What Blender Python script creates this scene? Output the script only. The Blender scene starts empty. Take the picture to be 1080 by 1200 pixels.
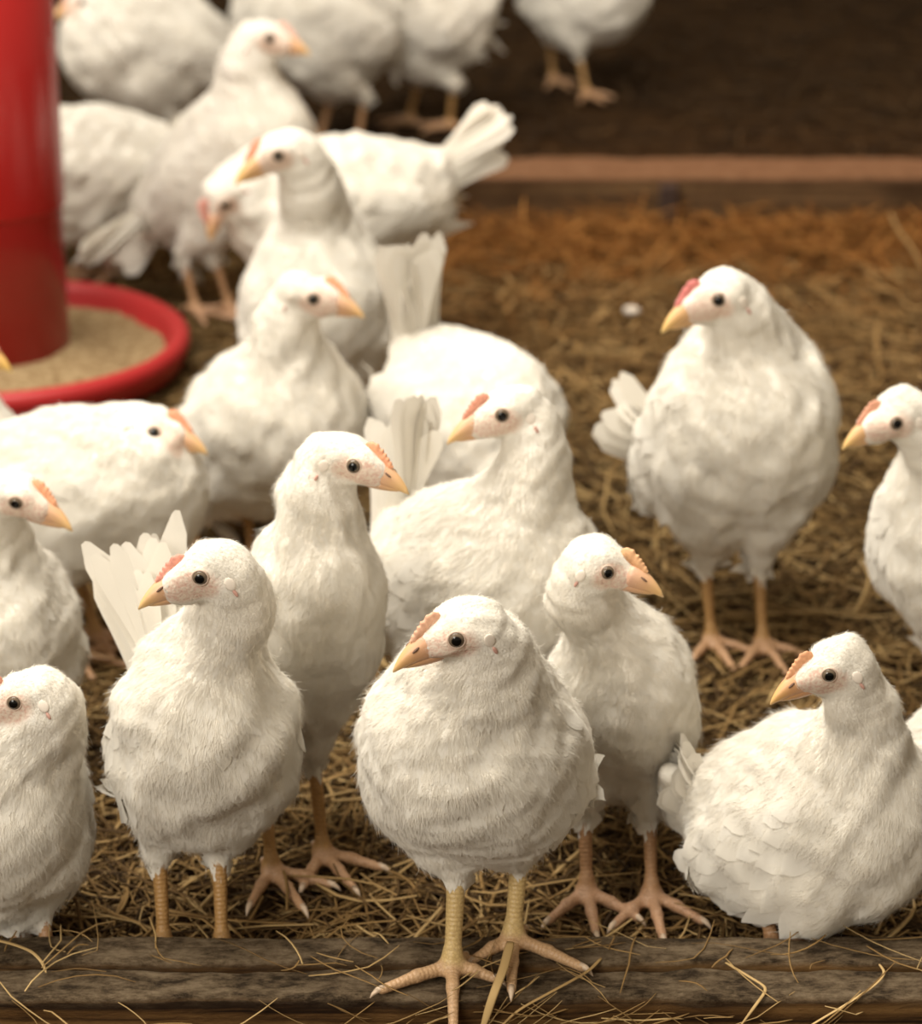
import bpy, math, random
import numpy as np
from math import sin, cos, tan, atan, radians as R, pi

# ------------------------------------------------------------------ camera, world, lights, exposure
SC = bpy.context.scene
COL = SC.collection
FPX, PITCH, CAMH = 3200.0, R(21.8), 1.10        # focal length in pixels of the 1080 px wide frame
cam_d = bpy.data.cameras.new('camera')
cam = bpy.data.objects.new('camera', cam_d)
COL.objects.link(cam)
cam.location = (0, 0, CAMH)
cam.rotation_euler = (pi/2 - PITCH, 0, 0)
cam_d.sensor_fit = 'HORIZONTAL'
cam_d.sensor_width = 36.0
cam_d.lens = 36.0*FPX/1080.0
cam_d.clip_start = 0.05
cam_d.dof.use_dof = True
cam_d.dof.focus_distance = 1.92
cam_d.dof.aperture_fstop = 6.3
SC.camera = cam

SC.view_settings.view_transform = 'Standard'
SC.view_settings.look = 'None'
SC.view_settings.gamma = 1.0
SC.view_settings.use_curve_mapping = False
SC.view_settings.exposure = 0.17

wd = bpy.data.worlds.new('barn_air'); SC.world = wd
wd.use_nodes = True
bg = wd.node_tree.nodes['Background']
bg.inputs[0].default_value = (1.0, 0.82, 0.58, 1)
bg.inputs[1].default_value = 0.32

def area(name, loc, target, size, power, color):
    d = bpy.data.lights.new(name, 'AREA'); d.shape = 'RECTANGLE'
    d.size, d.size_y = size; d.energy = power; d.color = color
    o = bpy.data.objects.new(name, d); COL.objects.link(o)
    o.location = loc
    v = np.array(target, float) - np.array(loc, float)
    from mathutils import Vector
    o.rotation_euler = Vector(v).to_track_quat('-Z', 'Y').to_euler()
    return o
area('skylight', (-0.9, 2.2, 3.2), (0.0, 2.2, 0), (2.2, 2.4), 168, (1.0, 0.94, 0.83))
area('doorway_daylight', (-1.8, -1.2, 2.2), (0, 2.2, 0.1), (1.6, 1.6), 84, (1.0, 0.93, 0.81))
# warm heat lamp of the brooder hanging above the drift of straw along the rear beam
hl = bpy.data.lights.new('heat_lamp', 'SPOT'); hl.energy = 32; hl.color = (1.0, 0.42, 0.12)
hl.spot_size = R(70); hl.spot_blend = 0.9; hl.shadow_soft_size = 0.08
hlo = bpy.data.objects.new('heat_lamp', hl); COL.objects.link(hlo)
hlo.location = (0.45, 3.75, 1.5); hlo.rotation_euler = (0, 0, 0)

# ------------------------------------------------------------------ pixel rays -> world points
FW = np.array([0, cos(PITCH), -sin(PITCH)]); UPV = np.array([0, sin(PITCH), cos(PITCH)]); RT = np.array([1., 0, 0])
CAM = np.array([0, 0, CAMH])
def ray(px, py):
    return FW + RT*(px-540)/FPX + UPV*(600-py)/FPX
def ptz(px, py, z=0.0):
    d = ray(px, py); return CAM + d*((z-CAMH)/d[2])
def pty(px, py, Y):
    d = ray(px, py); return CAM + d*(Y/d[1])
def unit(v):
    v = np.asarray(v, float); return v/max(np.linalg.norm(v), 1e-9)

# ------------------------------------------------------------------ materials
def mat(name):
    m = bpy.data.materials.new(name); m.use_nodes = True
    nt = m.node_tree; nt.nodes.clear()
    out = nt.nodes.new('ShaderNodeOutputMaterial')
    return m, nt, out
def N(nt, t, **kw):
    n = nt.nodes.new(t)
    for k, v in kw.items():
        if k == 'i':
            for a, b in v.items(): n.inputs[a].default_value = b
        else: setattr(n, k, v)
    return n
def ramp(nt, stops):
    n = nt.nodes.new('ShaderNodeValToRGB'); e = n.color_ramp.elements
    while len(e) < len(stops): e.new(0.5)
    for k, (p, c) in enumerate(stops):
        e[k].position = p; e[k].color = (c[0], c[1], c[2], 1)
    return n
def simple(name, col, rough=0.5, **kw):
    m, nt, out = mat(name)
    b = N(nt, 'ShaderNodeBsdfPrincipled', i={'Base Color': (*col, 1), 'Roughness': rough, **kw})
    nt.links.new(b.outputs[0], out.inputs[0]); return m

FEATHER = (0.86, 0.825, 0.755)
def m_body():
    m, nt, out = mat('plumage_and_skin'); L = nt.links.new
    b = N(nt, 'ShaderNodeBsdfPrincipled', i={'Roughness': 0.8})
    tc = N(nt, 'ShaderNodeTexCoord')
    leg = N(nt, 'ShaderNodeAttribute', attribute_name='leg'); face = N(nt, 'ShaderNodeAttribute', attribute_name='face')
    n1 = N(nt, 'ShaderNodeTexNoise', i={'Scale': 35.0, 'Detail': 4.0}); L(tc.outputs['Object'], n1.inputs[0])
    fr = ramp(nt, [(0.3, (0.80, 0.75, 0.66)), (0.65, FEATHER)]); L(n1.outputs[0], fr.inputs[0])
    n2 = N(nt, 'ShaderNodeTexNoise', i={'Scale': 420.0, 'Detail': 4.0}); L(tc.outputs['Object'], n2.inputs[0])
    sk = ramp(nt, [(0.34, (0.70, 0.44, 0.35)), (0.60, (0.83, 0.69, 0.57))]); L(n2.outputs[0], sk.inputs[0])
    oi = N(nt, 'ShaderNodeObjectInfo')
    sc_ = N(nt, 'ShaderNodeTexVoronoi', feature='DISTANCE_TO_EDGE', i={'Scale': 330.0}); L(tc.outputs['Object'], sc_.inputs[0])
    lr = ramp(nt, [(0.0, (0.62, 0.55, 0.5)), (0.12, (1, 1, 1))]); L(sc_.outputs['Distance'], lr.inputs[0])
    lm = N(nt, 'ShaderNodeMix', data_type='RGBA', blend_type='MULTIPLY', i={0: 0.55})
    ta = N(nt, 'ShaderNodeAttribute', attribute_name='toe'); tm = N(nt, 'ShaderNodeMath', operation='MULTIPLY', i={1: 0.7}); L(ta.outputs['Fac'], tm.inputs[0])
    tx = N(nt, 'ShaderNodeMix', data_type='RGBA', i={7: (0.52, 0.31, 0.19, 1)}); L(tm.outputs[0], tx.inputs[0]); L(oi.outputs['Color'], tx.inputs[6]); L(tx.outputs[2], lm.inputs[6]); L(lr.outputs[0], lm.inputs[7])
    a = N(nt, 'ShaderNodeMix', data_type='RGBA'); L(face.outputs['Fac'], a.inputs[0]); L(fr.outputs[0], a.inputs[6]); L(sk.outputs[0], a.inputs[7])
    c = N(nt, 'ShaderNodeMix', data_type='RGBA'); L(leg.outputs['Fac'], c.inputs[0]); L(a.outputs[2], c.inputs[6]); L(lm.outputs[2], c.inputs[7])
    L(c.outputs[2], b.inputs['Base Color'])
    rr = N(nt, 'ShaderNodeMapRange', i={3: 0.85, 4: 0.45}); L(leg.outputs['Fac'], rr.inputs[0]); L(rr.outputs[0], b.inputs['Roughness'])
    sat = N(nt, 'ShaderNodeAttribute', attribute_name='scute'); fr_ = N(nt, 'ShaderNodeMath', operation='PINGPONG', i={1: 0.5}); L(sat.outputs['Fac'], fr_.inputs[0])
    sq = N(nt, 'ShaderNodeMath', operation='MULTIPLY', i={1: 1.6}); L(fr_.outputs[0], sq.inputs[0]); sm = N(nt, 'ShaderNodeMath', operation='MULTIPLY'); L(sq.outputs[0], sm.inputs[0]); L(leg.outputs['Fac'], sm.inputs[1])
    ad0 = N(nt, 'ShaderNodeMath', operation='ADD'); L(sm.outputs[0], ad0.inputs[0]); L(n2.outputs[0], ad0.inputs[1]); n2 = ad0
    add = N(nt, 'ShaderNodeMath', operation='ADD'); L(n2.outputs[0], add.inputs[0]); L(sc_.outputs['Distance'], add.inputs[1])
    bp = N(nt, 'ShaderNodeBump', i={'Strength': 0.35, 'Distance': 0.0012}); L(add.outputs[0], bp.inputs['Height']); L(bp.outputs[0], b.inputs['Normal'])
    L(b.outputs[0], out.inputs[0]); return m
def m_feather(name, tr):
    m, nt, out = mat(name); L = nt.links.new
    at = N(nt, 'ShaderNodeAttribute', attribute_name='rnd')
    r = ramp(nt, [(0.0, (0.83, 0.785, 0.70)), (0.5, FEATHER), (1.0, (0.88, 0.85, 0.79))]); L(at.outputs['Fac'], r.inputs[0])
    d = N(nt, 'ShaderNodeBsdfDiffuse', i={'Roughness': 0.6}); t = N(nt, 'ShaderNodeBsdfTranslucent')
    L(r.outputs[0], d.inputs[0]); L(r.outputs[0], t.inputs[0])
    x = N(nt, 'ShaderNodeMixShader', i={0: tr}); L(d.outputs[0], x.inputs[1]); L(t.outputs[0], x.inputs[2]); L(x.outputs[0], out.inputs[0])
    return m
def m_beak():
    m, nt, out = mat('beak_horn'); L = nt.links.new
    tc = N(nt, 'ShaderNodeTexCoord'); s = N(nt, 'ShaderNodeSeparateXYZ'); L(tc.outputs['Generated'], s.inputs[0])
    oi = N(nt, 'ShaderNodeObjectInfo')
    r = ramp(nt, [(0.0, (0.70, 0.42, 0.30)), (0.5, (0.72, 0.43, 0.24)), (0.85, (0.78, 0.50, 0.22)), (1.0, (0.86, 0.62, 0.32))]); L(oi.outputs['Random'], r.inputs[0])
    at = N(nt, 'ShaderNodeAttribute', attribute_name='rnd'); L(at.outputs['Fac'], r.inputs[0])
    mx = N(nt, 'ShaderNodeMix', data_type='RGBA', blend_type='MULTIPLY', i={0: 1.0}); L(r.outputs[0], mx.inputs[6]); L(oi.outputs['Color'], mx.inputs[7])
    b = N(nt, 'ShaderNodeBsdfPrincipled', i={'Roughness': 0.4}); L(mx.outputs[2], b.inputs['Base Color'])
    n2 = N(nt, 'ShaderNodeTexNoise', i={'Scale': 300.0}); L(tc.outputs['Object'], n2.inputs[0])
    bp = N(nt, 'ShaderNodeBump', i={'Strength': 0.15, 'Distance': 0.001}); L(n2.outputs[0], bp.inputs['Height']); L(bp.outputs[0], b.inputs['Normal'])
    L(b.outputs[0], out.inputs[0]); return m
def m_comb():
    m, nt, out = mat('comb_flesh'); L = nt.links.new
    tc = N(nt, 'ShaderNodeTexCoord'); oi = N(nt, 'ShaderNodeObjectInfo')
    n2 = N(nt, 'ShaderNodeTexNoise', i={'Scale': 240.0, 'Detail': 3.0}); L(tc.outputs['Object'], n2.inputs[0])
    r = ramp(nt, [(0.3, (0.75, 0.7, 0.7)), (0.65, (1, 1, 1))]); L(n2.outputs[0], r.inputs[0])
    mx = N(nt, 'ShaderNodeMix', data_type='RGBA', blend_type='MULTIPLY', i={0: 1.0}); L(r.outputs[0], mx.inputs[6]); L(oi.outputs['Color'], mx.inputs[7])
    b = N(nt, 'ShaderNodeBsdfPrincipled', i={'Roughness': 0.55, 'Subsurface Weight': 0.0}); L(mx.outputs[2], b.inputs['Base Color'])
    bp = N(nt, 'ShaderNodeBump', i={'Strength': 0.5, 'Distance': 0.001}); L(n2.outputs[0], bp.inputs['Height']); L(bp.outputs[0], b.inputs['Normal'])
    L(b.outputs[0], out.inputs[0]); return m
def m_eye():
    m, nt, out = mat('eyeball'); L = nt.links.new
    at = N(nt, 'ShaderNodeAttribute', attribute_name='rnd')          # 1 at the pole that looks outward
    r = ramp(nt, [(0.0, (0.10, 0.07, 0.045)), (0.70, (0.16, 0.12, 0.085)), (0.80, (0.10, 0.075, 0.05)), (0.84, (0.004, 0.004, 0.004))]); L(at.outputs['Fac'], r.inputs[0])
    b = N(nt, 'ShaderNodeBsdfPrincipled', i={'Roughness': 0.08, 'IOR': 1.4}); L(r.outputs[0], b.inputs['Base Color'])
    L(b.outputs[0], out.inputs[0]); return m
def m_straw(name, stops):
    m, nt, out = mat(name); L = nt.links.new
    at = N(nt, 'ShaderNodeAttribute', attribute_name='rnd'); r = ramp(nt, stops); L(at.outputs['Fac'], r.inputs[0])
    b = N(nt, 'ShaderNodeBsdfPrincipled', i={'Roughness': 0.7, 'Specular IOR Level': 0.15}); L(r.outputs[0], b.inputs['Base Color'])
    L(b.outputs[0], out.inputs[0]); return m
def m_soil(name, c1, c2, sc=30):
    m, nt, out = mat(name); L = nt.links.new
    tc = N(nt, 'ShaderNodeTexCoord'); n = N(nt, 'ShaderNodeTexNoise', i={'Scale': sc, 'Detail': 8.0, 'Roughness': 0.7}); L(tc.outputs['Object'], n.inputs[0])
    r = ramp(nt, [(0.35, c1), (0.7, c2)]); L(n.outputs[0], r.inputs[0])
    b = N(nt, 'ShaderNodeBsdfPrincipled', i={'Roughness': 1.0, 'Specular IOR Level': 0.05}); L(r.outputs[0], b.inputs['Base Color'])
    bp = N(nt, 'ShaderNodeBump', i={'Strength': 0.8, 'Distance': 0.01}); L(n.outputs[0], bp.inputs['Height']); L(bp.outputs[0], b.inputs['Normal'])
    L(b.outputs[0], out.inputs[0]); return m
def m_wood(name, face_cols, top_cols, grain=(1.2, 40, 60), muck=True):
    """sawn timber; upward faces of the front planks are trodden, grey and soiled, the sides show the grain"""
    m, nt, out = mat(name); L = nt.links.new
    tc = N(nt, 'ShaderNodeTexCoord'); mp = N(nt, 'ShaderNodeMapping', i={'Scale': grain}); L(tc.outputs['Object'], mp.inputs[0])
    g = N(nt, 'ShaderNodeTexNoise', i={'Scale': 1.6, 'Detail': 7.0, 'Roughness': 0.65, 'Distortion': 0.4}); L(mp.outputs[0], g.inputs[0])
    mp2 = N(nt, 'ShaderNodeMapping', i={'Scale': (0.45, 1, 1)}); L(tc.outputs['Object'], mp2.inputs[0])
    n = N(nt, 'ShaderNodeTexNoise', i={'Scale': 75.0, 'Detail': 10.0, 'Roughness': 0.78}); L(mp2.outputs[0], n.inputs[0])
    r1 = ramp(nt, [(0.38, face_cols[0]), (0.5, face_cols[1]), (0.63, face_cols[2])]); L(g.outputs[0], r1.inputs[0])
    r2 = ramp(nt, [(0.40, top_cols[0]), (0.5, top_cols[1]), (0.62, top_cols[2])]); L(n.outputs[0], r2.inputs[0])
    st = ramp(nt, [(0.36, (0.25, 0.2, 0.16)), (0.55, (1, 1, 1))])
    n3 = N(nt, 'ShaderNodeTexNoise', i={'Scale': 7.0, 'Detail': 5.0}); L(tc.outputs['Object'], n3.inputs[0]); L(n3.outputs[0], st.inputs[0])
    m1 = N(nt, 'ShaderNodeMix', data_type='RGBA', blend_type='MULTIPLY', i={0: 0.8}); L(r1.outputs[0], m1.inputs[6]); L(st.outputs[0], m1.inputs[7])
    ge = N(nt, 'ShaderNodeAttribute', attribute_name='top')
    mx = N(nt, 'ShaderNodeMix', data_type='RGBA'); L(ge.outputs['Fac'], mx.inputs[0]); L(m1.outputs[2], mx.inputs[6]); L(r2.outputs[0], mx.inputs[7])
    b = N(nt, 'ShaderNodeBsdfPrincipled', i={'Roughness': 0.9, 'Specular IOR Level': 0.15}); L(mx.outputs[2], b.inputs['Base Color'])
    n4 = N(nt, 'ShaderNodeTexNoise', i={'Scale': 260.0, 'Detail': 6.0, 'Roughness': 0.8}); L(mp2.outputs[0], n4.inputs[0])
    ad = N(nt, 'ShaderNodeMath', operation='ADD'); L(n4.outputs[0], ad.inputs[0]); L(n.outputs[0], ad.inputs[1])
    bp = N(nt, 'ShaderNodeBump', i={'Strength': 1.0, 'Distance': 0.006}); L(ad.outputs[0], bp.inputs['Height']); L(bp.outputs[0], b.inputs['Normal'])
    L(b.outputs[0], out.inputs[0]); return m
MB = m_body(); MF = m_feather('contour_feathers', 0.22); MQ = m_feather('flight_feathers', 0.30)
MK = m_beak(); MC = m_comb(); ME = m_eye()
MLID = simple('eyelid_skin', (0.66, 0.50, 0.40), 0.6)
MLOBE = simple('ear_lobe_skin', (0.83, 0.745, 0.655), 0.6)
MPATCH = simple('ear_patch_skin', (0.60, 0.34, 0.28), 0.6)
MDARK = simple('nostril_dark', (0.16, 0.09, 0.06), 0.8)
MCLAW = simple('claw_horn', (0.60, 0.46, 0.33), 0.4)
MSTRAW = m_straw('dry_hay', [(0.0, (0.045, 0.026, 0.012)), (0.35, (0.17, 0.098, 0.036)), (0.7, (0.31, 0.19, 0.072)), (1.0, (0.53, 0.37, 0.17))])
MSTRAWD = m_straw('shaded_dark_straw', [(0.0, (0.020, 0.011, 0.005)), (0.6, (0.06, 0.033, 0.014)), (1.0, (0.15, 0.085, 0.036))])  # dark dirt litter, with the shade beyond the rear beam put into its colour
MSTRAWO = m_straw('warm_glow_straw', [(0.0, (0.13, 0.055, 0.016)), (0.5, (0.30, 0.135, 0.035)), (1.0, (0.50, 0.26, 0.08))])  # orange straw; the warm lamp glow is partly put into its colour

# ------------------------------------------------------------------ mesh helpers
def mesh_from(name, V, Q, material, parent=None, loc=(0, 0, 0), attrs=None, smooth=True):
    """V (n,3), Q list of arrays of faces with 3 or 4 corners"""
    me = bpy.data.meshes.new(name)
    V = np.asarray(V, np.float32)
    Qs = [np.asarray(q, np.int32) for q in (Q if isinstance(Q, list) else [Q]) if len(q)]
    me.vertices.add(len(V)); me.vertices.foreach_set('co', V.ravel())
    nl = sum(q.size for q in Qs); npoly = sum(len(q) for q in Qs)
    me.loops.add(nl); me.loops.foreach_set('vertex_index', np.concatenate([q.ravel() for q in Qs]))
    me.polygons.add(npoly)
    tot = np.concatenate([np.full(len(q), q.shape[1], np.int32) for q in Qs])
    st = np.concatenate([[0], np.cumsum(tot)[:-1]]).astype(np.int32)
    me.polygons.foreach_set('loop_start', st); me.polygons.foreach_set('loop_total', tot)
    me.polygons.foreach_set('use_smooth', np.full(npoly, smooth, bool))
    for k, a in (attrs or {}).items():
        at = me.attributes.new(k, 'FLOAT', 'POINT'); at.data.foreach_set('value', np.asarray(a, np.float32))
    me.update(calc_edges=True); me.validate()
    me.materials.append(material)
    o = bpy.data.objects.new(name, me); COL.objects.link(o)
    o.location = loc
    if parent is not None: o.parent = parent
    return o
def tag(o, label, cat, group=None, kind=None):
    o['label'] = label; o['category'] = cat
    if group: o['group'] = group
    if kind: o['kind'] = kind
    return o
def empty(name, loc):
    o = bpy.data.objects.new(name, None); COL.objects.link(o); o.location = loc; o.empty_display_size = 0.05
    return o

def tube(path, radii, nseg=10, squash=None, cap=True):
    """loft of circles along a path -> V, [quads, tris]"""
    path = np.asarray(path, float); n = len(path)
    radii = np.broadcast_to(np.asarray(radii, float), (n,))
    T = np.gradient(path, axis=0); T /= np.linalg.norm(T, axis=1)[:, None] + 1e-12
    ref = np.array([0, 0, 1.]) if abs(T[0][2]) < 0.9 else np.array([1., 0, 0])
    V = []
    for i in range(n):
        a = unit(np.cross(ref, T[i])); b = np.cross(T[i], a); ref = b
        th = np.linspace(0, 2*pi, nseg, endpoint=False)
        sa, sb = (1, 1) if squash is None else squash
        V.append(path[i] + radii[i]*(np.cos(th)[:, None]*a*sa + np.sin(th)[:, None]*b*sb))
    V = np.concatenate(V)
    j = np.arange(nseg); j2 = (j+1) % nseg
    Q = np.concatenate([np.stack([i*nseg+j, i*nseg+j2, (i+1)*nseg+j2, (i+1)*nseg+j], 1) for i in range(n-1)])
    tris = np.zeros((0, 3), int)
    if cap:
        V = np.concatenate([V, path[:1], path[-1:]]); c0, c1 = n*nseg, n*nseg+1
        tris = np.concatenate([np.stack([np.full(nseg, c0), j2, j], 1), np.stack([np.full(nseg, c1), (n-1)*nseg+j, (n-1)*nseg+j2], 1)])
    return V, [Q, tris]
def joined(parts):
    Vs, Q4, Q3, off = [], [], [], 0
    for V, Q in parts:
        Vs.append(V); Q4.append(np.asarray(Q[0])+off)
        if len(Q) > 1 and len(Q[1]): Q3.append(np.asarray(Q[1])+off)
        off += len(V)
    out = [np.concatenate(Q4)]
    if Q3: out.append(np.concatenate(Q3))
    return np.concatenate(Vs), out
def ellipsoid(c, ax, r, nu=16, nv=10):
    """closed ellipsoid; ax rows are the axes; pole along ax[0]"""
    th = np.linspace(0, pi, nv+1); ph = np.linspace(0, 2*pi, nu, endpoint=False)
    V = []
    for t in th[1:-1]:
        V.append(np.stack([np.full(nu, cos(t))*r[0], sin(t)*np.cos(ph)*r[1], sin(t)*np.sin(ph)*r[2]], 1))
    V = np.concatenate(V + [np.array([[r[0], 0, 0], [-r[0], 0, 0]])])
    j = np.arange(nu); j2 = (j+1) % nu; m = nv-1
    Q = np.concatenate([np.stack([i*nu+j, i*nu+j2, (i+1)*nu+j2, (i+1)*nu+j], 1)[:, ::-1] for i in range(m-1)])
    a, b = m*nu, m*nu+1
    T = np.concatenate([np.stack([np.full(nu, a), j, j2], 1), np.stack([np.full(nu, b), (m-1)*nu+j2, (m-1)*nu+j], 1)])
    return np.asarray(c) + V @ np.asarray(ax), [Q, T]

# ------------------------------------------------------------------ signed distance body builder
class Field:
    def __init__(s, lo, hi, h):
        s.o = np.asarray(lo, float); s.h = h
        s.n = np.maximum(np.ceil((np.asarray(hi)-s.o)/h).astype(int)+1, 4)
        s.f = np.full(s.n, 0.08, np.float32)
    def block(s, lo, hi):
        i0 = np.clip(np.floor((lo-s.o)/s.h).astype(int), 0, s.n-1); i1 = np.clip(np.ceil((hi-s.o)/s.h).astype(int)+1, 1, s.n)
        sl = tuple(slice(a, max(b, a+1)) for a, b in zip(i0, i1))
        P = np.stack(np.meshgrid(*[s.o[k]+s.h*np.arange(sl[k].start, sl[k].stop) for k in range(3)], indexing='ij'), -1).astype(np.float32)
        return sl, P
    def union(s, prim, k):
        lo, hi = prim.bounds(); m = k+0.016
        sl, P = s.block(lo-m, hi+m)
        d = prim.dist(P); f = s.f[sl]
        hh = np.clip(0.5+0.5*(f-d)/k, 0, 1)
        s.f[sl] = (f*(1-hh)+d*hh - k*hh*(1-hh)).astype(np.float32)
    def sample(s, P):
        q = (np.asarray(P)-s.o)/s.h
        q = np.clip(q, 0.001, s.n-1.002); i = q.astype(int); t = q-i
        x, y, z = i.T; a, b, c = t.T; f = s.f
        return ((f[x, y, z]*(1-a)+f[x+1, y, z]*a)*(1-b) + (f[x, y+1, z]*(1-a)+f[x+1, y+1, z]*a)*b)*(1-c) + \
               ((f[x, y, z+1]*(1-a)+f[x+1, y, z+1]*a)*(1-b) + (f[x, y+1, z+1]*(1-a)+f[x+1, y+1, z+1]*a)*b)*c
    def grad(s, P):
        e = s.h; g = np.stack([s.sample(P+np.eye(3)[k]*e)-s.sample(P-np.eye(3)[k]*e) for k in range(3)], -1)
        return g/(np.linalg.norm(g, axis=1)[:, None]+1e-9)
    def project(s, P, target=0.0, it=5):
        for _ in range(it):
            P = P - s.grad(P)*(s.sample(P)-target)[:, None]
        return P
class Ell:
    def __init__(s, c, ax, r): s.c, s.ax, s.r = np.asarray(c, float), np.asarray(ax, float), np.asarray(r, float)
    def bounds(s):
        e = np.sqrt(((s.ax*s.r[:, None])**2).sum(0)); return s.c-e, s.c+e
    def dist(s, P):
        l = ((P-s.c.astype(np.float32)) @ s.ax.T.astype(np.float32))
        k0 = np.linalg.norm(l/s.r, axis=-1); k1 = np.linalg.norm(l/(s.r**2), axis=-1)+1e-6
        return k0*(k0-1)/k1
class Cap:
    def __init__(s, a, b, ra, rb): s.a, s.b, s.ra, s.rb = np.asarray(a, float), np.asarray(b, float), ra, rb
    def bounds(s):
        r = max(s.ra, s.rb); return np.minimum(s.a, s.b)-r, np.maximum(s.a, s.b)+r
    def t(s, P):
        d = s.b-s.a; return np.clip(((P-s.a) @ d)/(d@d+1e-12), 0, 1)
    def dist(s, P):
        t = s.t(P); q = s.a + t[..., None]*(s.b-s.a)
        return np.linalg.norm(P-q, axis=-1) - (s.ra+(s.rb-s.ra)*t)
class Chain:
    def __init__(s, caps): s.caps = caps
    def bounds(s):
        b = [c.bounds() for c in s.caps]; return np.min([x[0] for x in b], axis=0), np.max([x[1] for x in b], axis=0)
    def dist(s, P):
        d = s.caps[0].dist(P)
        for c in s.caps[1:]: d = np.minimum(d, c.dist(P))
        return d
def surface_nets(F):
    f, o, h = F.f, F.o, F.h
    ins = f < 0
    nx, ny, nz = np.array(f.shape)-1
    cnt = np.zeros((nx, ny, nz), np.int8)
    for a in (0, 1):
        for b in (0, 1):
            for c in (0, 1): cnt += ins[a:a+nx, b:b+ny, c:c+nz]
    mask = (cnt > 0) & (cnt < 8)
    idx = np.full(mask.shape, -1, np.int32); ci = np.argwhere(mask); idx[mask] = np.arange(len(ci))
    acc = np.zeros((len(ci), 3)); num = np.zeros(len(ci))
    for ax in range(3):
        u, v = [k for k in range(3) if k != ax]
        for p in (0, 1):
            for q in (0, 1):
                A = np.zeros(3, int); A[u] = p; A[v] = q; B = A.copy(); B[ax] = 1
                fa = f[tuple((ci+A).T)]; fb = f[tuple((ci+B).T)]
                cr = (fa < 0) != (fb < 0); t = np.where(cr, fa/np.where(cr, fa-fb, 1), 0)
                acc += np.where(cr[:, None], A+(B-A)*t[:, None], 0); num += cr
    V = (ci+acc/num[:, None])*h+o
    quads = []
    for ax in range(3):
        u, v = (ax+1) % 3, (ax+2) % 3
        s0 = [slice(1, -1)]*3; s1 = [slice(1, -1)]*3
        s0[ax] = slice(0, -1); s1[ax] = slice(1, None)
        a, b = ins[tuple(s0)], ins[tuple(s1)]
        e = np.argwhere(a != b); up = a[tuple(e.T)]
        base = e.copy(); base[:, u] += 1; base[:, v] += 1
        def cell(du, dv):
            q = base.copy(); q[:, u] -= du; q[:, v] -= dv; return idx[tuple(q.T)]
        q = np.stack([cell(1, 1), cell(0, 1), cell(0, 0), cell(1, 0)], 1)
        q[~up] = q[~up][:, ::-1]; quads.append(q)
    return V, np.concatenate(quads)

def lumps(P, seed, wl, amp):
    r = np.random.RandomState(seed); out = np.zeros(P.shape[:-1], np.float32)
    for _ in range(5):
        d = r.normal(size=3); d /= np.linalg.norm(d); k = 2*pi/(wl*r.uniform(0.6, 1.6))
        out += np.sin((P @ d.astype(np.float32))*k + r.uniform(0, 6.28)+1.3*np.sin((P @ np.roll(d, 1).astype(np.float32))*k*0.7))
    return out*amp/2.2

# a feather vane: NT stations along, 3 across
def vanes(F, P, flow, nrm, ln, wd, lift0, lift1, rng, NT=5, tipw=0.12, sag=0.05, ragged=0.0, conform=True, prof=None):
    n = len(P); ts = np.linspace(0, 1, NT)
    side = np.cross(nrm, flow); side /= np.linalg.norm(side, axis=1)[:, None]+1e-9
    prof = np.interp(ts, *prof) if prof else np.interp(ts, [0, 0.25, 0.55, 0.75, 0.9, 1.0], [0.35, 0.8, 1.0, 0.92, 0.66, tipw])
    V = np.zeros((n, NT, 3, 3))
    jit = rng.uniform(-0.25, 0.25, n)
    for i, t in enumerate(ts):
        c = P + flow*(ln*t)[:, None] + side*(jit*ln*t*t)[:, None]
        for j, s in enumerate((-1, 0, 1)):
            tt = -sag*ln*(abs(s))*(t if i else 0)
            V[:, i, j] = c + side*(s*0.5*wd*prof[i])[:, None] + flow*tt[:, None]
            if ragged and i == NT-1: V[:, i, j] += flow*(rng.uniform(-1, 1, n)*ragged*ln)[:, None]
    off = np.zeros((n, NT, 3))
    for i, t in enumerate(ts):
        base = lift0 + (lift1-lift0)*t**1.3
        for j, s in enumerate((-1, 0, 1)): off[:, i, j] = base - abs(s)*0.0005*min(1, t+0.3)
    W = V.reshape(-1, 3)
    if conform:
        nn = np.repeat(nrm, NT*3, axis=0); of = off.reshape(-1)
        for _ in range(2):
            d = F.sample(W)
            W = W - nn*np.clip(d-of, -0.02, 0.02)[:, None]
    else:
        W = (V + nrm[:, None, None, :]*off[..., None]).reshape(-1, 3)
    q = []
    for i in range(NT-1):
        for j in range(2): q.append([i*3+j, (i+1)*3+j, (i+1)*3+j+1, i*3+j+1])
    q = np.array(q); Q = (q[None] + (np.arange(n)*NT*3)[:, None, None]).reshape(-1, 4)
    rnd = np.repeat(rng.uniform(0, 1, n), NT*3)
    return W, Q, rnd
def soft_normals(o, Fd, root, mixw=0.75):
    me = o.data; n = len(me.vertices); co = np.zeros(n*3, np.float32); me.vertices.foreach_get('co', co)
    nv = np.zeros(n*3, np.float32); me.vertices.foreach_get('normal', nv); nv = nv.reshape(-1, 3)
    g = Fd.grad(co.reshape(-1, 3)+root); m = g*mixw+nv*(1-mixw); m /= np.linalg.norm(m, axis=1)[:, None]+1e-9
    me.normals_split_custom_set_from_vertices(m.tolist())
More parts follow.
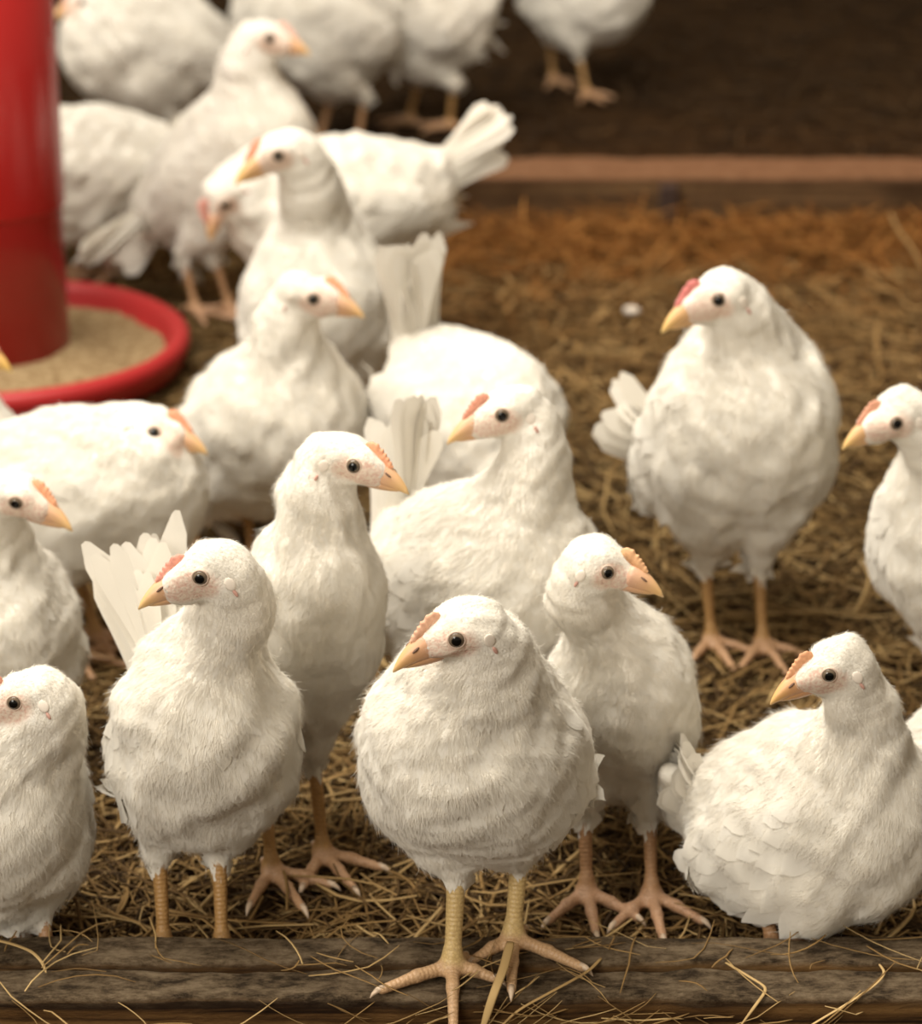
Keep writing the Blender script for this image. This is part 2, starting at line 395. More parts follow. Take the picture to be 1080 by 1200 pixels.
def strands(P, d1, nrm, ln, w, rng):
    """fine loose filoplumes: two-segment slivers"""
    n = len(P); side = np.cross(nrm, d1); side /= np.linalg.norm(side, axis=1)[:, None]+1e-9
    m = P + d1*(ln*0.5)[:, None]; tip = P + d1*ln[:, None] - nrm*(ln*rng.uniform(0.0, 0.10, n))[:, None] + side*(ln*rng.uniform(-0.3, 0.3, n))[:, None]
    V = np.stack([P-side*w/2, P+side*w/2, m+side*w*0.4, m-side*w*0.4, tip+side*w*0.12, tip-side*w*0.12], 1).reshape(-1, 3)
    q = np.array([[0, 3, 2, 1], [3, 5, 4, 2]])
    return V, (q[None]+(np.arange(n)*6)[:, None, None]).reshape(-1, 4), np.repeat(rng.uniform(0.2, 1, n), 6)

# ------------------------------------------------------------------ the chicken
PINKLEG = (0.46, 0.26, 0.13, 1); YELLEG = (0.62, 0.45, 0.20, 1); ORLEG = (0.44, 0.25, 0.09, 1)
INFO = []
def chicken(key, label, feet, C, E, rad, yaw, pitch, hyaw, hpitch=-8, hs=1.0, tail=None, z0=0.010, neck=1.0, vox=0.003,
            feather=1.0, fuzz=0, leg=PINKLEG, comb=(0.80, 0.36, 0.24), beak=(1, 1, 1), footyaw=None, ls=0.068, toes=None,
            detail=1, combh=1.0, wings=True, lw=0.9, nk=0.026, neckbow=0.0, wingdrop=0.0):
    rng = np.random.RandomState(sum(map(ord, label)) % 9973)
    root = np.mean([ptz(x, y, z0) for x, y in feet], axis=0)
    ank = [ptz(x, y, z0+0.010) for x, y in feet]
    Y0 = root[1]; up = np.array([0, 0, 1.])
    C = pty(C[0], C[1], Y0+C[2])
    ya, pi_ = R(yaw), R(pitch)
    F = np.array([cos(ya)*cos(pi_), sin(ya)*cos(pi_), sin(pi_)]); Lf = np.array([-sin(ya), cos(ya), 0]); U = np.cross(F, Lf)
    BX = np.array([F, Lf, U]); a, b, c = rad
    hy, hp = R(hyaw), R(hpitch)
    Hf = np.array([cos(hy)*cos(hp), sin(hy)*cos(hp), sin(hp)]); Hl = np.array([-sin(hy), cos(hy), 0]); Hu = np.cross(Hf, Hl)
    HX = np.array([Hf, Hl, Hu])
    side = 1 if (Hl @ (CAM-np.array([C[0], Y0, 0.3]))) > 0 else -1
    eoff = hs*(0.0100*Hf + side*0.0190*Hl + 0.0050*Hu)
    H = pty(E[0], E[1], Y0+E[2]+eoff[1]) - eoff
    s = hs
    INFO.append((key, [round(float(v), 3) for v in (Y0, C[2]-z0, H[2]-z0, C[2]-c-z0)]))
    # -- primitives
    torso = [(Ell(C, BX, (a, 0.94*b, c)), 0.03),
             (Ell(C+0.40*a*F-0.04*c*U, BX, (0.60*a, 0.97*b, 0.90*c)), 0.025),
             (Ell(C-0.40*a*F-0.15*c*U, BX, (0.55*a, 0.70*b, 0.66*c)), 0.03)]
    if tail is not None:
        tip = pty(tail[0], tail[1], Y0+tail[2]); T0 = C-0.78*a*F+0.30*c*U
    else:
        T0 = C-0.78*a*F+0.30*c*U; tip = T0 - 0.09*F+0.06*up
    td = unit(tip-T0); tlen = np.linalg.norm(tip-T0)
    torso.append((Cap(C-0.35*a*F+0.12*c*U, T0+td*0.015, 0.62*c, 0.024), 0.03))
    tl = unit(np.cross(up if abs(td[2]) < 0.97 else -F, td)); tl = unit(tl*(0.5 if tl@Lf > 0 else -0.5) + Lf); tl = unit(tl-td*(tl@td)); tu = np.cross(td, tl)
    TX = np.array([td, tl, tu])
    tw = tail[3] if tail is not None and len(tail) > 3 else 1.0
    tailp = (Ell(T0+td*tlen*0.34+tu*0.011*tw, TX, (tlen*0.52, 0.0145*tw, 0.0110*tw)), 0.018)
    wing_e = [(Ell(C+sg*(0.80+0.1*wingdrop)*b*Lf-0.08*a*F+(0.02-0.25*wingdrop)*c*U, BX, (0.74*a, 0.30*b, 0.50*c)), 0.012) for sg in (1, -1)] if wings else []
    n0 = C+0.55*a*F+0.36*c*U; n3 = H-0.017*s*Hf-0.009*s*Hu
    gap = np.linalg.norm(n3-n0)
    n1 = n0 + unit(0.55*F+up)*gap*0.35 + Hf*0.0 ; n2 = n3 - unit(up*1.0 + 0.45*Hf+neckbow*F)*gap*0.35
    ts = np.linspace(0, 1, 11)
    NB = np.array([(1-t)**3*n0+3*(1-t)**2*t*n1+3*(1-t)*t*t*n2+t**3*n3 for t in ts])
    rn = np.interp(ts, [0, 0.3, 0.65, 1], [0.60*b, 0.47*b*neck+0.003, 0.0305*s*neck, 0.0215*s])
    rn = np.minimum(rn, 0.72*b)
    neckp = [(Cap(NB[i], NB[i+1], rn[i], rn[i+1]), nk if i < 4 else min(0.016, nk*0.45)) for i in range(10)]
    def hq(x, z): return H+s*(x*Hf+z*Hu)
    head = [(Ell(hq(-0.005, 0.002), HX, np.array((0.0265, 0.0200, 0.0178))*s), 0.008),
            (Ell(hq(0.0155, -0.001), HX, np.array((0.0180, 0.0130, 0.0128))*s), 0.008),
            (Cap(hq(0.024, -0.0080), hq(-0.004, -0.012), 0.0060*s, 0.0105*s), 0.007)]
    fy = [yaw, yaw] if footyaw is None else (footyaw if isinstance(footyaw, (tuple, list)) else [footyaw]*2)
    thigh, shank, toe, clawp = [], [], [], []
    for k, A in enumerate(ank):
        sg = 1 if (A-root) @ Lf > 0 else -1
        fd = np.array([cos(R(fy[k])), sin(R(fy[k])), 0]); fs = np.array([-fd[1], fd[0], 0])
        hk = A + up*ls - fd*0.020
        hk = hk + 0.12*((C+sg*0.45*b*Lf)-hk)*np.array([1, 1, 0])
        kn = C+0.05*a*F+sg*0.52*b*Lf-0.45*c*U
        thigh.append((Cap(kn, kn+(hk-kn)*0.55, 0.52*b, 0.33*b), 0.02)); thigh.append((Cap(kn+(hk-kn)*0.5, hk+up*0.006, 0.34*b, 0.0125), 0.010))
        shank.append((Cap(hk, A+up*0.006, 0.0068*lw, 0.0054*lw), 0.005)); shank.append((Cap(hk-up*0.002, hk+up*0.004, 0.0080*lw, 0.0080*lw), 0.005))
        shank.append((Cap(A+up*0.008, A-up*0.001, 0.0060*lw, 0.0070*lw), 0.006))
        for q, (an, tln) in enumerate(((44, 0.050), (0, 0.060), (-44, 0.050), (172, 0.022))):
            if toes is not None and toes[k] is not None and q < 3 and toes[k][q] is not None:
                tx, tyy, tz = toes[k][q]; tipp = ptz(tx, tyy, z0+tz+0.004)
            else:
                dv = fd*cos(R(an))+fs*sin(R(an)); tipp = A+dv*tln; tipp[2] = z0+0.0042
            mid = A+(tipp-A)*0.5; mid[2] = max(z0+0.0075, mid[2]+0.001) if tipp[2] > z0-0.001 else max(mid[2], z0+0.006)
            if q == 3: mid[2] = z0+0.009; tipp[2] = z0+0.005
            toe.append((Cap(A-up*0.001, mid, 0.0056, 0.0047), 0.006)); toe.append((Cap(mid, tipp, 0.0047, 0.0036), 0.003))
            dv = unit(tipp-mid); clawp.append((tipp, dv))
    allp = torso+[tailp]+wing_e+neckp+head+thigh+shank+toe
    lo = np.min([p.bounds()[0] for p, _ in allp], axis=0)-0.022; hi = np.max([p.bounds()[1] for p, _ in allp], axis=0)+0.022
    Fd = Field(lo, hi, vox)
    for p, k in torso+[tailp]+wing_e+[(Chain([p for p, _ in neckp]), nk)]+thigh+head: Fd.union(p, k)
    sl, P = Fd.block(lo, hi)
    Fd.f += lumps(P, int(abs(E[0])*7+abs(E[1])) % 999, 0.050, 0.0020)+lumps(P, 5+int(abs(E[0])) % 999, 0.024, 0.0009)
    for p, k in shank+toe: Fd.union(p, k)
    V, Q = surface_nets(Fd)
    # -- masks
    pr_ = [p for p, _ in shank+toe]; dd = np.array([p.dist(V) for p in pr_]); wi = dd.argmin(0); tt_ = np.array([p.t(V)*np.linalg.norm(p.b-p.a) for p in pr_])
    toem = np.clip(((dd[:len(shank)].min(0)-dd[len(shank):].min(0))/0.006)+0.5, 0, 1)
    scute = tt_[wi, np.arange(len(V))]/0.0034
    def mind(lst, X): return np.min([p.dist(X) for p, _ in lst], axis=0)
    dl = mind(shank+toe, V); dth = mind(thigh+torso, V)
    legm = np.clip((dth-dl)/0.004+0.5, 0, 1)
    q = (V-H) @ HX.T/s
    def facemask(q):
        e = np.sqrt(((q[:, 0]-0.017)/0.026)**2 + ((np.abs(q[:, 1])-0.016)/0.014)**2 + ((q[:, 2]+0.002)/0.0155)**2)
        return np.clip((1.08-e)/0.3, 0, 1)*(q[:, 0] > -0.012)
    facem = facemask(q)
    E0 = empty('chicken', root); tag(E0, label, 'chicken', 'white hens of the flock')
    body = mesh_from('body', V-root, Q, MB, E0, attrs={'leg': legm, 'face': facem*0.92, 'scute': scute, 'toe': toem}); body.color = leg
    # -- flow field of the plumage
    def flow_at(X):
        dt = mind(torso, X); dn = np.array([p.dist(X) for p, _ in neckp]); dh = mind(head, X); dth_ = np.array([p.dist(X) for p, _ in thigh])
        sgm = 0.012
        w = np.exp(-np.clip(dt, -0.01, 1)/sgm)[:, None]; fl = w*(-0.85*F-0.55*up)
        for i, (p, _) in enumerate(neckp): fl = fl+np.exp(-np.clip(dn[i], -0.01, 1)/sgm)[:, None]*0.7*unit(NB[i]-NB[i+1])
        fl = fl+1.3*np.exp(-np.clip(dh, -0.01, 1)/0.006)[:, None]*(-Hf*1.0-0.35*Hu)
        for i, (p, _) in enumerate(thigh): fl = fl+np.exp(-np.clip(dth_[i], -0.01, 1)/sgm)[:, None]*0.5*unit(p.b-p.a)
        dtl = tailp[0].dist(X); fl = fl+1.5*np.exp(-np.clip(dtl, -0.01, 1)/sgm)[:, None]*td
        return fl, np.minimum(dh, dn[-1]), dn[4:].min(0), dt, dth_.min(0)
    def pick(n, pool):
        i = rng.choice(pool, min(n, len(pool)), replace=False)
        X = V[i]; nr = Fd.grad(X); fl, dh, dn, dt, dk = flow_at(X)
        fl = fl-nr*(fl*nr).sum(1)[:, None]; ln_ = np.linalg.norm(fl, axis=1); ok = ln_ > 0.05
        fl = fl/(ln_[:, None]+1e-9)
        return X[ok], nr[ok], fl[ok], dh[ok], dn[ok], dt[ok], i[ok]
    plum = np.where((legm < 0.25) & (facem < 0.35) & (V[:, 2] > z0+ls-0.012) & ~(((V-T0) @ td > 0.45*tlen) & (tailp[0].dist(V) < 0.012)))[0]
    # area based count
    A = len(V)*vox*vox*1.3
    nf = int(A/0.00012*2.6*feather)
    X, nr, fl, dh, dn, dt, ii = pick(nf, plum)
    size = np.interp(np.minimum(dt, 0.03), [0.0, 0.012, 0.03], [1.0, 0.75, 0.62])
    isneck = (dn < dt-0.002); ishead = dh < 0.006
    ln = np.where(ishead, 0.008, np.where(isneck, 0.021, 0.031))*rng.uniform(0.75, 1.2, len(X)); wd_ = np.where(ishead, 0.0045, np.where(isneck, 0.0080, 0.017))*rng.uniform(0.8, 1.2, len(X))
    lift = np.where(ishead, 0.0006, np.where(isneck, 0.0008, 0.0009))*rng.uniform(0.3, 1.2, len(X))
    W, FQ, rr = vanes(Fd, X-fl*(ln*0.3)[:, None], fl, nr, ln, wd_, np.full(len(X), -0.0008), lift, rng, NT=7 if vox < 0.0028 else 5, ragged=0.02)
    parts = [(W, [FQ])]; rnds = [rr]
    if fuzz:
        nfz = int(0.7*fuzz*A/0.1); X, nr, fl, dh, dn, dt, ii = pick(nfz, plum)
        if nfz > len(plum):
            k = rng.choice(len(X), nfz); X, nr, fl, dh, dn, dt = X[k], nr[k], fl[k], dh[k], dn[k], dt[k]; X = X+np.cross(nr, fl)*rng.uniform(-vox, vox, nfz)[:, None]+fl*rng.uniform(-vox, vox, nfz)[:, None]
        l2 = np.where(dh < 0.006, 0.0045, np.where(dn < dt-0.002, 0.009, 0.012))*rng.uniform(0.5, 1.3, len(X))
        up_ = np.where(rng.uniform(0, 1, len(X)) < 0.9, rng.uniform(0.02, 0.10, len(X)), rng.uniform(0.15, 0.5, len(X)))
        d1 = fl+nr*up_[:, None]+np.cross(nr, fl)*rng.normal(0, 0.22, len(X))[:, None]; d1 /= np.linalg.norm(d1, axis=1)[:, None]
        W2, Q2, r2 = strands(X+nr*0.0004, d1, nr, l2, 0.00028 if vox < 0.0028 else 0.0006, rng); parts.append((W2, [Q2])); rnds.append(r2)
    Wj, Qj = joined(parts)
    po = mesh_from('plumage', Wj-root, Qj, MF, E0, attrs={'rnd': np.concatenate(rnds)}); soft_normals(po, Fd, root, 0.7)
    # -- wings
    if wings:
        for sg in (1, -1):
            pts, dirs, lns, wds, lf = [], [], [], [], []
            for r_ in range(5):
                nn = 8
                for i in range(nn):
                    x = 0.58-1.20*(i+0.5*(r_ % 2))/nn; y = 0.40-0.20*r_-0.10*max(0, -x)-0.25*wingdrop
                    pts.append(C+x*a*F+sg*1.12*b*Lf*math.sqrt(max(0.25, 1-0.55*x*x))+y*c*U)
                    dirs.append(-F-0.12*U-0.05*r_*U); lns.append((0.030+0.008*r_)*rng.uniform(0.9, 1.1)*a/0.1); wds.append((0.019+0.001*r_)*a/0.1); lf.append(0.0030-0.0003*r_+0.0006*(i % 2))
            for i in range(6 if pitch < 40 else 2):        # primaries showing past the secondaries
                pts.append(C-(0.25+0.07*i)*a*F+sg*1.02*b*Lf-(0.15+0.06*i+0.3*wingdrop)*c*U); dirs.append(-F+0.10*U-0.08*i*U); lns.append(0.072*a/0.1); wds.append(0.014); lf.append(0.0025)
            pts = Fd.project(np.array(pts)); nr = Fd.grad(pts); d = np.array(dirs); d = d-nr*(d*nr).sum(1)[:, None]; d /= np.linalg.norm(d, axis=1)[:, None]
            lf = np.array(lf)
            W, FQ, rr = vanes(Fd, pts, d, nr, np.array(lns), np.array(wds), np.full(len(pts), 0.0), lf, rng, NT=7, tipw=0.2)
            soft_normals(mesh_from('wing', W-root, FQ, MQ, E0, attrs={'rnd': rr*0.6+0.4}), Fd, root, 0.55)
    # -- tail quills
    nq = 26; pts, dirs, nrm = [], [], []
    for i in range(nq):
        ph = R(-85+170*i/(nq-1)); lay = (i % 2)
        pts.append(T0+tl*0.0150*tw*sin(ph)+tu*(0.017*tw*(1-cos(ph))-0.007+0.003*lay)); dirs.append(unit(td-tl*0.035*sin(ph)*tw-tu*0.01*(1-cos(ph))*tw)); nrm.append(unit(-tu*cos(ph)+tl*sin(ph)))
    pts, dirs, nrm = map(np.array, (pts, dirs, nrm)); nrm = nrm-dirs*(nrm*dirs).sum(1)[:, None]; nrm /= np.linalg.norm(nrm, axis=1)[:, None]
    W, FQ, rr = vanes(Fd, pts, dirs, nrm, tlen*(1.0-0.24*np.abs(np.sin(np.radians(np.linspace(-85, 85, nq))))**2)*rng.uniform(0.97, 1.02, nq), np.full(nq, 0.023*tw), np.full(nq, 0.001), np.full(nq, 0.003), rng, NT=11, sag=0.01, conform=False, prof=([0, 0.2, 0.55, 0.8, 0.9, 0.96, 1.0], [0.8, 0.95, 1.0, 1.0, 0.90, 0.68, 0.28]))
    mesh_from('tail', W-root, FQ, MQ, E0, attrs={'rnd': rr*0.5+0.5})
    # -- head details, in the head frame
    def hw(p): return H+(np.asarray(p)*s) @ HX
    n = 9; bx = np.linspace(0, 1, n)
    path = np.stack([0.021+0.0320*bx, np.zeros(n), -0.0010-0.0010*bx-0.0085*bx**2.2], 1); rb = 0.0100*(1-bx**1.5)**0.9+0.0005
    Vb, Qb = tube(hw(path), rb*s, 14, (0.80, 1.0))
    # flatten toward the bill's plane
    bk = mesh_from('beak', Vb-root, Qb, MK, E0, attrs={'rnd': np.concatenate([np.repeat(bx, 14), [0, 1]])}); bk.color = (*beak, 1)
    path = np.stack([0.014+0.0320*bx, np.zeros(n), -0.0095-0.0005*bx+0.0002*bx**2], 1); rb = 0.0060*(1-bx**1.6)**0.8+0.0005
    Vb, Qb = tube(hw(path), rb*s, 12)
    lo_ = mesh_from('lower_mandible', Vb-root, Qb, MK, bk, attrs={'rnd': np.concatenate([np.repeat(bx*0.8, 12), [0, 1]])}); lo_.color = (*[v*0.92 for v in beak], 1)
    if detail > 1:
        for sg in (1, -1):
            ax_ = np.array([unit(Hf-0.45*Hu), Hl, np.cross(unit(Hf-0.45*Hu), Hl)])
            Ve, Qe = ellipsoid(hw((0.0350, sg*0.0060, 0.0020)), ax_, np.array((0.0032, 0.0011, 0.0009))*s, 10, 6)
            mesh_from('nostril', Ve-root, Qe, MDARK, bk)
    for sg in (1, -1):
        ps = Fd.project(hw((0.0100, sg*0.024, 0.0052))[None])[0]; pn = Fd.grad(ps[None])[0]
        ex = unit(0.6*pn+0.4*unit(Hl*sg*0.93+Hf*0.33+Hu*0.05)); ax_ = np.array([ex, unit(np.cross(up, ex)), np.cross(ex, unit(np.cross(up, ex)))])
        re = 0.0060*s; ce = ps-ex*re*0.28
        Ve, Qe = ellipsoid(np.zeros(3), ax_, (re*0.82, re, re), 20, 16)
        pole = (Ve @ ex)/re/0.82
        ey = mesh_from('eye', Ve, Qe, ME, E0, loc=ce-root, attrs={'rnd': np.clip(pole, 0, 1)})
        th = np.linspace(0, 2*pi, 25)[:-1]; ring = []
        rl = re*0.98
        Vt = []; m = 8
        for t in th:
            cd = ax_[1]*cos(t)+ax_[2]*sin(t)
            for u in range(m):
                v = 2*pi*u/m; Vt.append(ex*(re*0.24+0.0008*s*sin(v))+cd*(rl+0.0008*s*cos(v)))
        Vt = np.array(Vt); i = np.arange(24); jq = []
        for u in range(m): jq.append(np.stack([i*m+u, ((i+1) % 24)*m+u, ((i+1) % 24)*m+(u+1) % m, i*m+(u+1) % m], 1))
        mesh_from('eyelid', Vt, np.concatenate(jq), MLID, ey)
        ax2 = np.array([Hl*sg, unit(Hu+0.3*Hf), np.cross(Hl*sg, unit(Hu+0.3*Hf))])
        pl = Fd.project(hw((-0.0125, sg*0.026, -0.0035))[None]); ln_ = Fd.grad(pl)[0]; ax2 = np.array([ln_, unit(np.cross(np.cross(ln_, Hu+0.3*Hf), ln_)), unit(np.cross(ln_, Hu+0.3*Hf))])
        Ve, Qe = ellipsoid(pl[0]+ln_*0.0002, ax2, np.array((0.0009, 0.0054, 0.0040))*s, 14, 8)
        lob = mesh_from('ear_lobe', Ve-root, Qe, MLOBE, E0)
        if detail > 0:
            pl = Fd.project(hw((-0.0145, sg*0.026, -0.0120))[None])
            Ve, Qe = ellipsoid(pl[0]+ln_*0.0006, ax2, np.array((0.0010, 0.0036, 0.0014))*s, 10, 6)
            mesh_from('ear_patch', Ve-root, Qe, MPATCH, lob)
    # comb: low serrated blade from the beak over the forehead
    m = 48; an = np.linspace(0, 1, m)
    bxs = np.interp(an, [0, 0.3, 0.65, 1], [0.0355, 0.0295, 0.0225, 0.0105]); bzs = np.interp(an, [0, 0.3, 0.65, 1], [0.0062, 0.0092, 0.0130, 0.0182])
    teeth = 0.72+0.28*np.abs(((an*6.5) % 1.0)*2-1); hgt = np.interp(an, [0, 0.2, 0.6, 0.85, 1], [0.0012, 0.0034, 0.0062, 0.0074, 0.0016])*teeth*combh
    nx = 0.55-0.35*an; nz = np.sqrt(1-nx*nx); rows = []
    for fr, th_ in ((-0.5, 0.0024), (0.25, 0.0018), (0.65, 0.0012), (1.0, 0.0005)):
        hh = np.where(fr < 0, -0.004, hgt*fr)
        rows.append((bxs+nx*hh, th_*np.interp(an, [0, 0.1, 0.9, 1], [0.5, 1, 1, 0.4]), bzs+nz*hh))
    Vc = np.concatenate([np.stack([x, y, z], 1) for x, y, z in rows]+[np.stack([x, -y, z], 1) for x, y, z in rows[::-1]])
    i = np.arange(m-1); k8 = 8
    Qc = np.concatenate([np.stack([r_*m+i, ((r_+1) % k8)*m+i, ((r_+1) % k8)*m+i+1, r_*m+i+1], 1) for r_ in range(k8)])
    cb = mesh_from('comb', hw(Vc)-root, Qc[:, ::-1], MC, E0); cb.color = (*comb, 1)
    # claws
    if detail > 1:
        for tp, dv in clawp:
            p = np.array([tp-dv*0.002+up*0.001, tp+dv*0.003+up*0.0012, tp+dv*0.007-up*0.0006, tp+dv*0.0095-up*0.0030])
            Vc, Qc = tube(p, [0.0028, 0.0024, 0.0014, 0.0003], 8); mesh_from('claw', Vc-root, Qc, MCLAW, E0)
    return E0

# ------------------------------------------------------------------ setting: floor, litter, timbers
def grid_mesh(name, x0, x1, y0, y1, nx, ny, zf, m, **kw):
    xs, ys = np.linspace(x0, x1, nx), np.linspace(y0, y1, ny)
    X, Y = np.meshgrid(xs, ys, indexing='ij'); Z = zf(X, Y)
    V = np.stack([X, Y, Z], -1).reshape(-1, 3); i, j = np.meshgrid(np.arange(nx-1), np.arange(ny-1), indexing='ij'); i, j = i.ravel(), j.ravel()
    Q = np.stack([i*ny+j, (i+1)*ny+j, (i+1)*ny+j+1, i*ny+j+1], 1)
    return mesh_from(name, V, Q, m, **kw)
fl = grid_mesh('floor', -5, 5, -3, 9, 120, 140, lambda X, Y: 0.004*np.sin(X*9+Y*4)*np.sin(Y*11)-0.006, m_soil('barn_soil', (0.022, 0.0115, 0.005), (0.070, 0.037, 0.015)))
fl['kind'] = 'structure'

BY = ptz(540, 283, 0)[1]                               # front face of the rear beam
YR0 = ptz(540, 1096, 0.045)[1]; YR1 = ptz(540, 1127, 0.045)[1]; YF0 = ptz(540, 1135, 0.040)[1]; YF1 = ptz(540, 1169, 0.040)[1]

def plank(name, x0, x1, ya, yb, za, zb, m, seed, r=0.005, seg=220, wob=0.0012):
    rg = np.random.RandomState(seed)
    prof = []
    for cx, cy, a0 in ((yb-r, zb-r, 0), (ya+r, zb-r, 90), (ya+r, za+r, 180), (yb-r, za+r, 270)):
        for k in range(5): prof.append((cx+r*cos(R(a0+k*22.5)), cz_ := cy+r*sin(R(a0+k*22.5))))
    # extra stations along the flat sides
    P = []
    for k in range(20):
        p, q = prof[k], prof[(k+1) % 20]; d = math.hypot(q[0]-p[0], q[1]-p[1]); n = max(1, int(d/0.006))
        for t in range(n): P.append((p[0]+(q[0]-p[0])*t/n, p[1]+(q[1]-p[1])*t/n))
    P = np.array(P); m_ = len(P); cen = P.mean(0)
    xs = np.linspace(x0, x1, seg)
    V = np.zeros((seg, m_, 3)); V[:, :, 0] = xs[:, None]; V[:, :, 1:] = P[None]
    ph = rg.uniform(0, 6.28, 8)
    edge = wob*(np.sin(xs*23+ph[0])+0.7*np.sin(xs*61+ph[1])+0.5*np.sin(xs*140+ph[2])+0.4*rg.normal(size=seg))
    edge2 = wob*(np.sin(xs*29+ph[3])+0.7*np.sin(xs*71+ph[4])+0.5*np.sin(xs*120+ph[5])+0.4*rg.normal(size=seg))
    w = np.clip((P[:, 1]-cen[1])/(zb-za)*2, 0, 1)
    V[:, :, 1] += edge[:, None]*np.where(P[:, 0] < cen[0], 1, -1)[None]*w[None]
    V[:, :, 2] += edge2[:, None]*w[None]*0.6
    j = np.arange(m_); j2 = (j+1) % m_
    Q = np.concatenate([np.stack([i*m_+j, i*m_+j2, (i+1)*m_+j2, (i+1)*m_+j], 1) for i in range(seg-1)])
    c0 = np.array([[x0, *cen], [x1, *cen]]); n = seg*m_
    T = np.concatenate([np.stack([np.full(m_, n), j2, j], 1), np.stack([np.full(m_, n+1), (seg-1)*m_+j, (seg-1)*m_+j2], 1)])
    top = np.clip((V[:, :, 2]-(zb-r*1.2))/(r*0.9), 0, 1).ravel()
    Vall = np.concatenate([V.reshape(-1, 3), c0]); org = np.array([(x0+x1)/2, (ya+yb)/2, za])
    return mesh_from(name, Vall-org, [Q, T], m, loc=org, attrs={'top': np.concatenate([top, [0, 0]])})
MWF = m_wood('front_timber', ((0.035, 0.016, 0.006), (0.18, 0.090, 0.030), (0.34, 0.185, 0.065)), ((0.040, 0.026, 0.014), (0.155, 0.108, 0.063), (0.29, 0.215, 0.135)))
MWB = m_wood('rear_timber', ((0.07, 0.038, 0.018), (0.15, 0.085, 0.040), (0.22, 0.13, 0.06)), ((0.20, 0.105, 0.055), (0.27, 0.145, 0.078), (0.33, 0.19, 0.11)))  # warm glow on the rear beam's upper face put into its reddish top colours
p1 = plank('timber_plank', -1.3, 1.3, YR1, YR0, -0.005, 0.045, MWF, 3)
tag(p1, 'grey weathered sill plank on the litter side, behind the plank under the front hen', 'plank')
p2 = plank('timber_plank', -1.3, 1.3, YF1, YF0, -0.09, 0.040, MWF, 8)
tag(p2, 'thick weathered sill plank with brown grain on its face, front hen standing on it', 'plank')
ZB = pty(540, 207, BY)[2]; YB2 = ptz(540, 184, ZB)[1]
p3 = plank('timber_beam', -2.2, 2.4, BY, YB2, -0.01, ZB, MWB, 12, r=0.006, wob=0.0015)
tag(p3, 'long timber beam with orange brown top edge across the back of the pen', 'beam')
pg = pty(783, 245, BY-0.012)
p4 = plank('timber_stake', pg[0]-0.012, pg[0]+0.012, BY-0.022, BY+0.001, -0.02, ZB-0.008, simple('dark_stake_wood', (0.035, 0.018, 0.012), 0.9), 15, r=0.003, seg=12, wob=0.0006)
tag(p4, 'short dark stake against the face of the rear timber beam', 'stake')

def hay(name, n, xy, zf, lens, wid, m, seed, rnd=(0, 1), tilt=0.10, bend=0.5, rndpow=1.0, kind='stuff', label=None, cat='straw', ang=None):
    rg = np.random.RandomState(seed)
    X, Y = xy(rg, n); L_ = rg.uniform(*lens, n); a = rg.uniform(0, 2*pi, n) if ang is None else ang(rg, n)
    w = rg.uniform(*wid, n); NP = 6
    k = rg.normal(0, bend, n); el = rg.normal(0, tilt, n); z0 = zf(rg, n, X, Y)
    ts = np.linspace(-0.5, 0.5, NP); V = np.zeros((n, NP, 3, 3)); pos = np.zeros((n, NP, 3))
    kk = rg.normal(0, 0.35, n); kt = rg.uniform(-0.3, 0.3, n); kq = rg.normal(0, 0.55, n)
    for i, t in enumerate(ts):
        aa = a+k*t; aa = a+k*t*0.5; dk = np.maximum(t-kt, 0)*L_; pos[:, i, 0] = X+L_*t*np.cos(aa)-np.sin(a)*dk*kq; pos[:, i, 1] = Y+L_*t*np.sin(aa)+np.cos(a)*dk*kq
        pos[:, i, 2] = z0+L_*t*np.sin(el)-kk*L_*(t*t-0.08)*0.6
    pos[:, :, 2] = np.maximum(pos[:, :, 2], 0.002)
    T = np.gradient(pos, axis=1); T /= np.linalg.norm(T, axis=2)[..., None]+1e-9
    S = np.cross(T, [0, 0, 1.]); S /= np.linalg.norm(S, axis=2)[..., None]+1e-9; U_ = np.cross(S, T)
    pr = np.array([0.75, 1, 1, 1, 0.9, 0.5])
    for q, th in enumerate((0.3, 0.3+2.094, 0.3+4.189)):
        V[:, :, q] = pos+(S*cos(th)+U_*sin(th)*0.5)*(w[:, None]*pr[None]*0.5)[..., None]
    q = []
    for i in range(NP-1):
        for j in range(3): q.append([i*3+j, i*3+(j+1) % 3, (i+1)*3+(j+1) % 3, (i+1)*3+j])
    Q = (np.array(q)[None]+(np.arange(n)*NP*3)[:, None, None]).reshape(-1, 4)
    r = rnd[0]+(rnd[1]-rnd[0])*rg.uniform(0, 1, n)**rndpow
    o = mesh_from(name, V.reshape(-1, 3), Q, m, attrs={'rnd': np.repeat(r, NP*3)})
    if kind: o['kind'] = kind
    if label: o['label'] = label; o['category'] = cat
    return o
def wedge(y0, y1, mx=0.25, k=0.185):
    def f(rg, n):
        Y = rg.uniform(y0, y1, n*3); X = rg.uniform(-1, 1, n*3); hw_ = k*(Y*0.93+0.4)+mx
        keep = rg.uniform(0, 1, n*3) < hw_/hw_.max()
        Y, X, hw_ = Y[keep][:n], X[keep][:n], hw_[keep][:n]; return np.resize(X*hw_, n), np.resize(Y, n)
    return f
hay('straw_litter', 30000, wedge(YR0+0.01, BY), lambda rg, n, X, Y: rg.uniform(0.0, 1, n)**1.6*0.015, (0.03, 0.13), (0.0014, 0.0042), MSTRAW, 1, rndpow=1.3, bend=0.7,
    label='brown hay bedding spread over the floor of the pen', cat='litter')
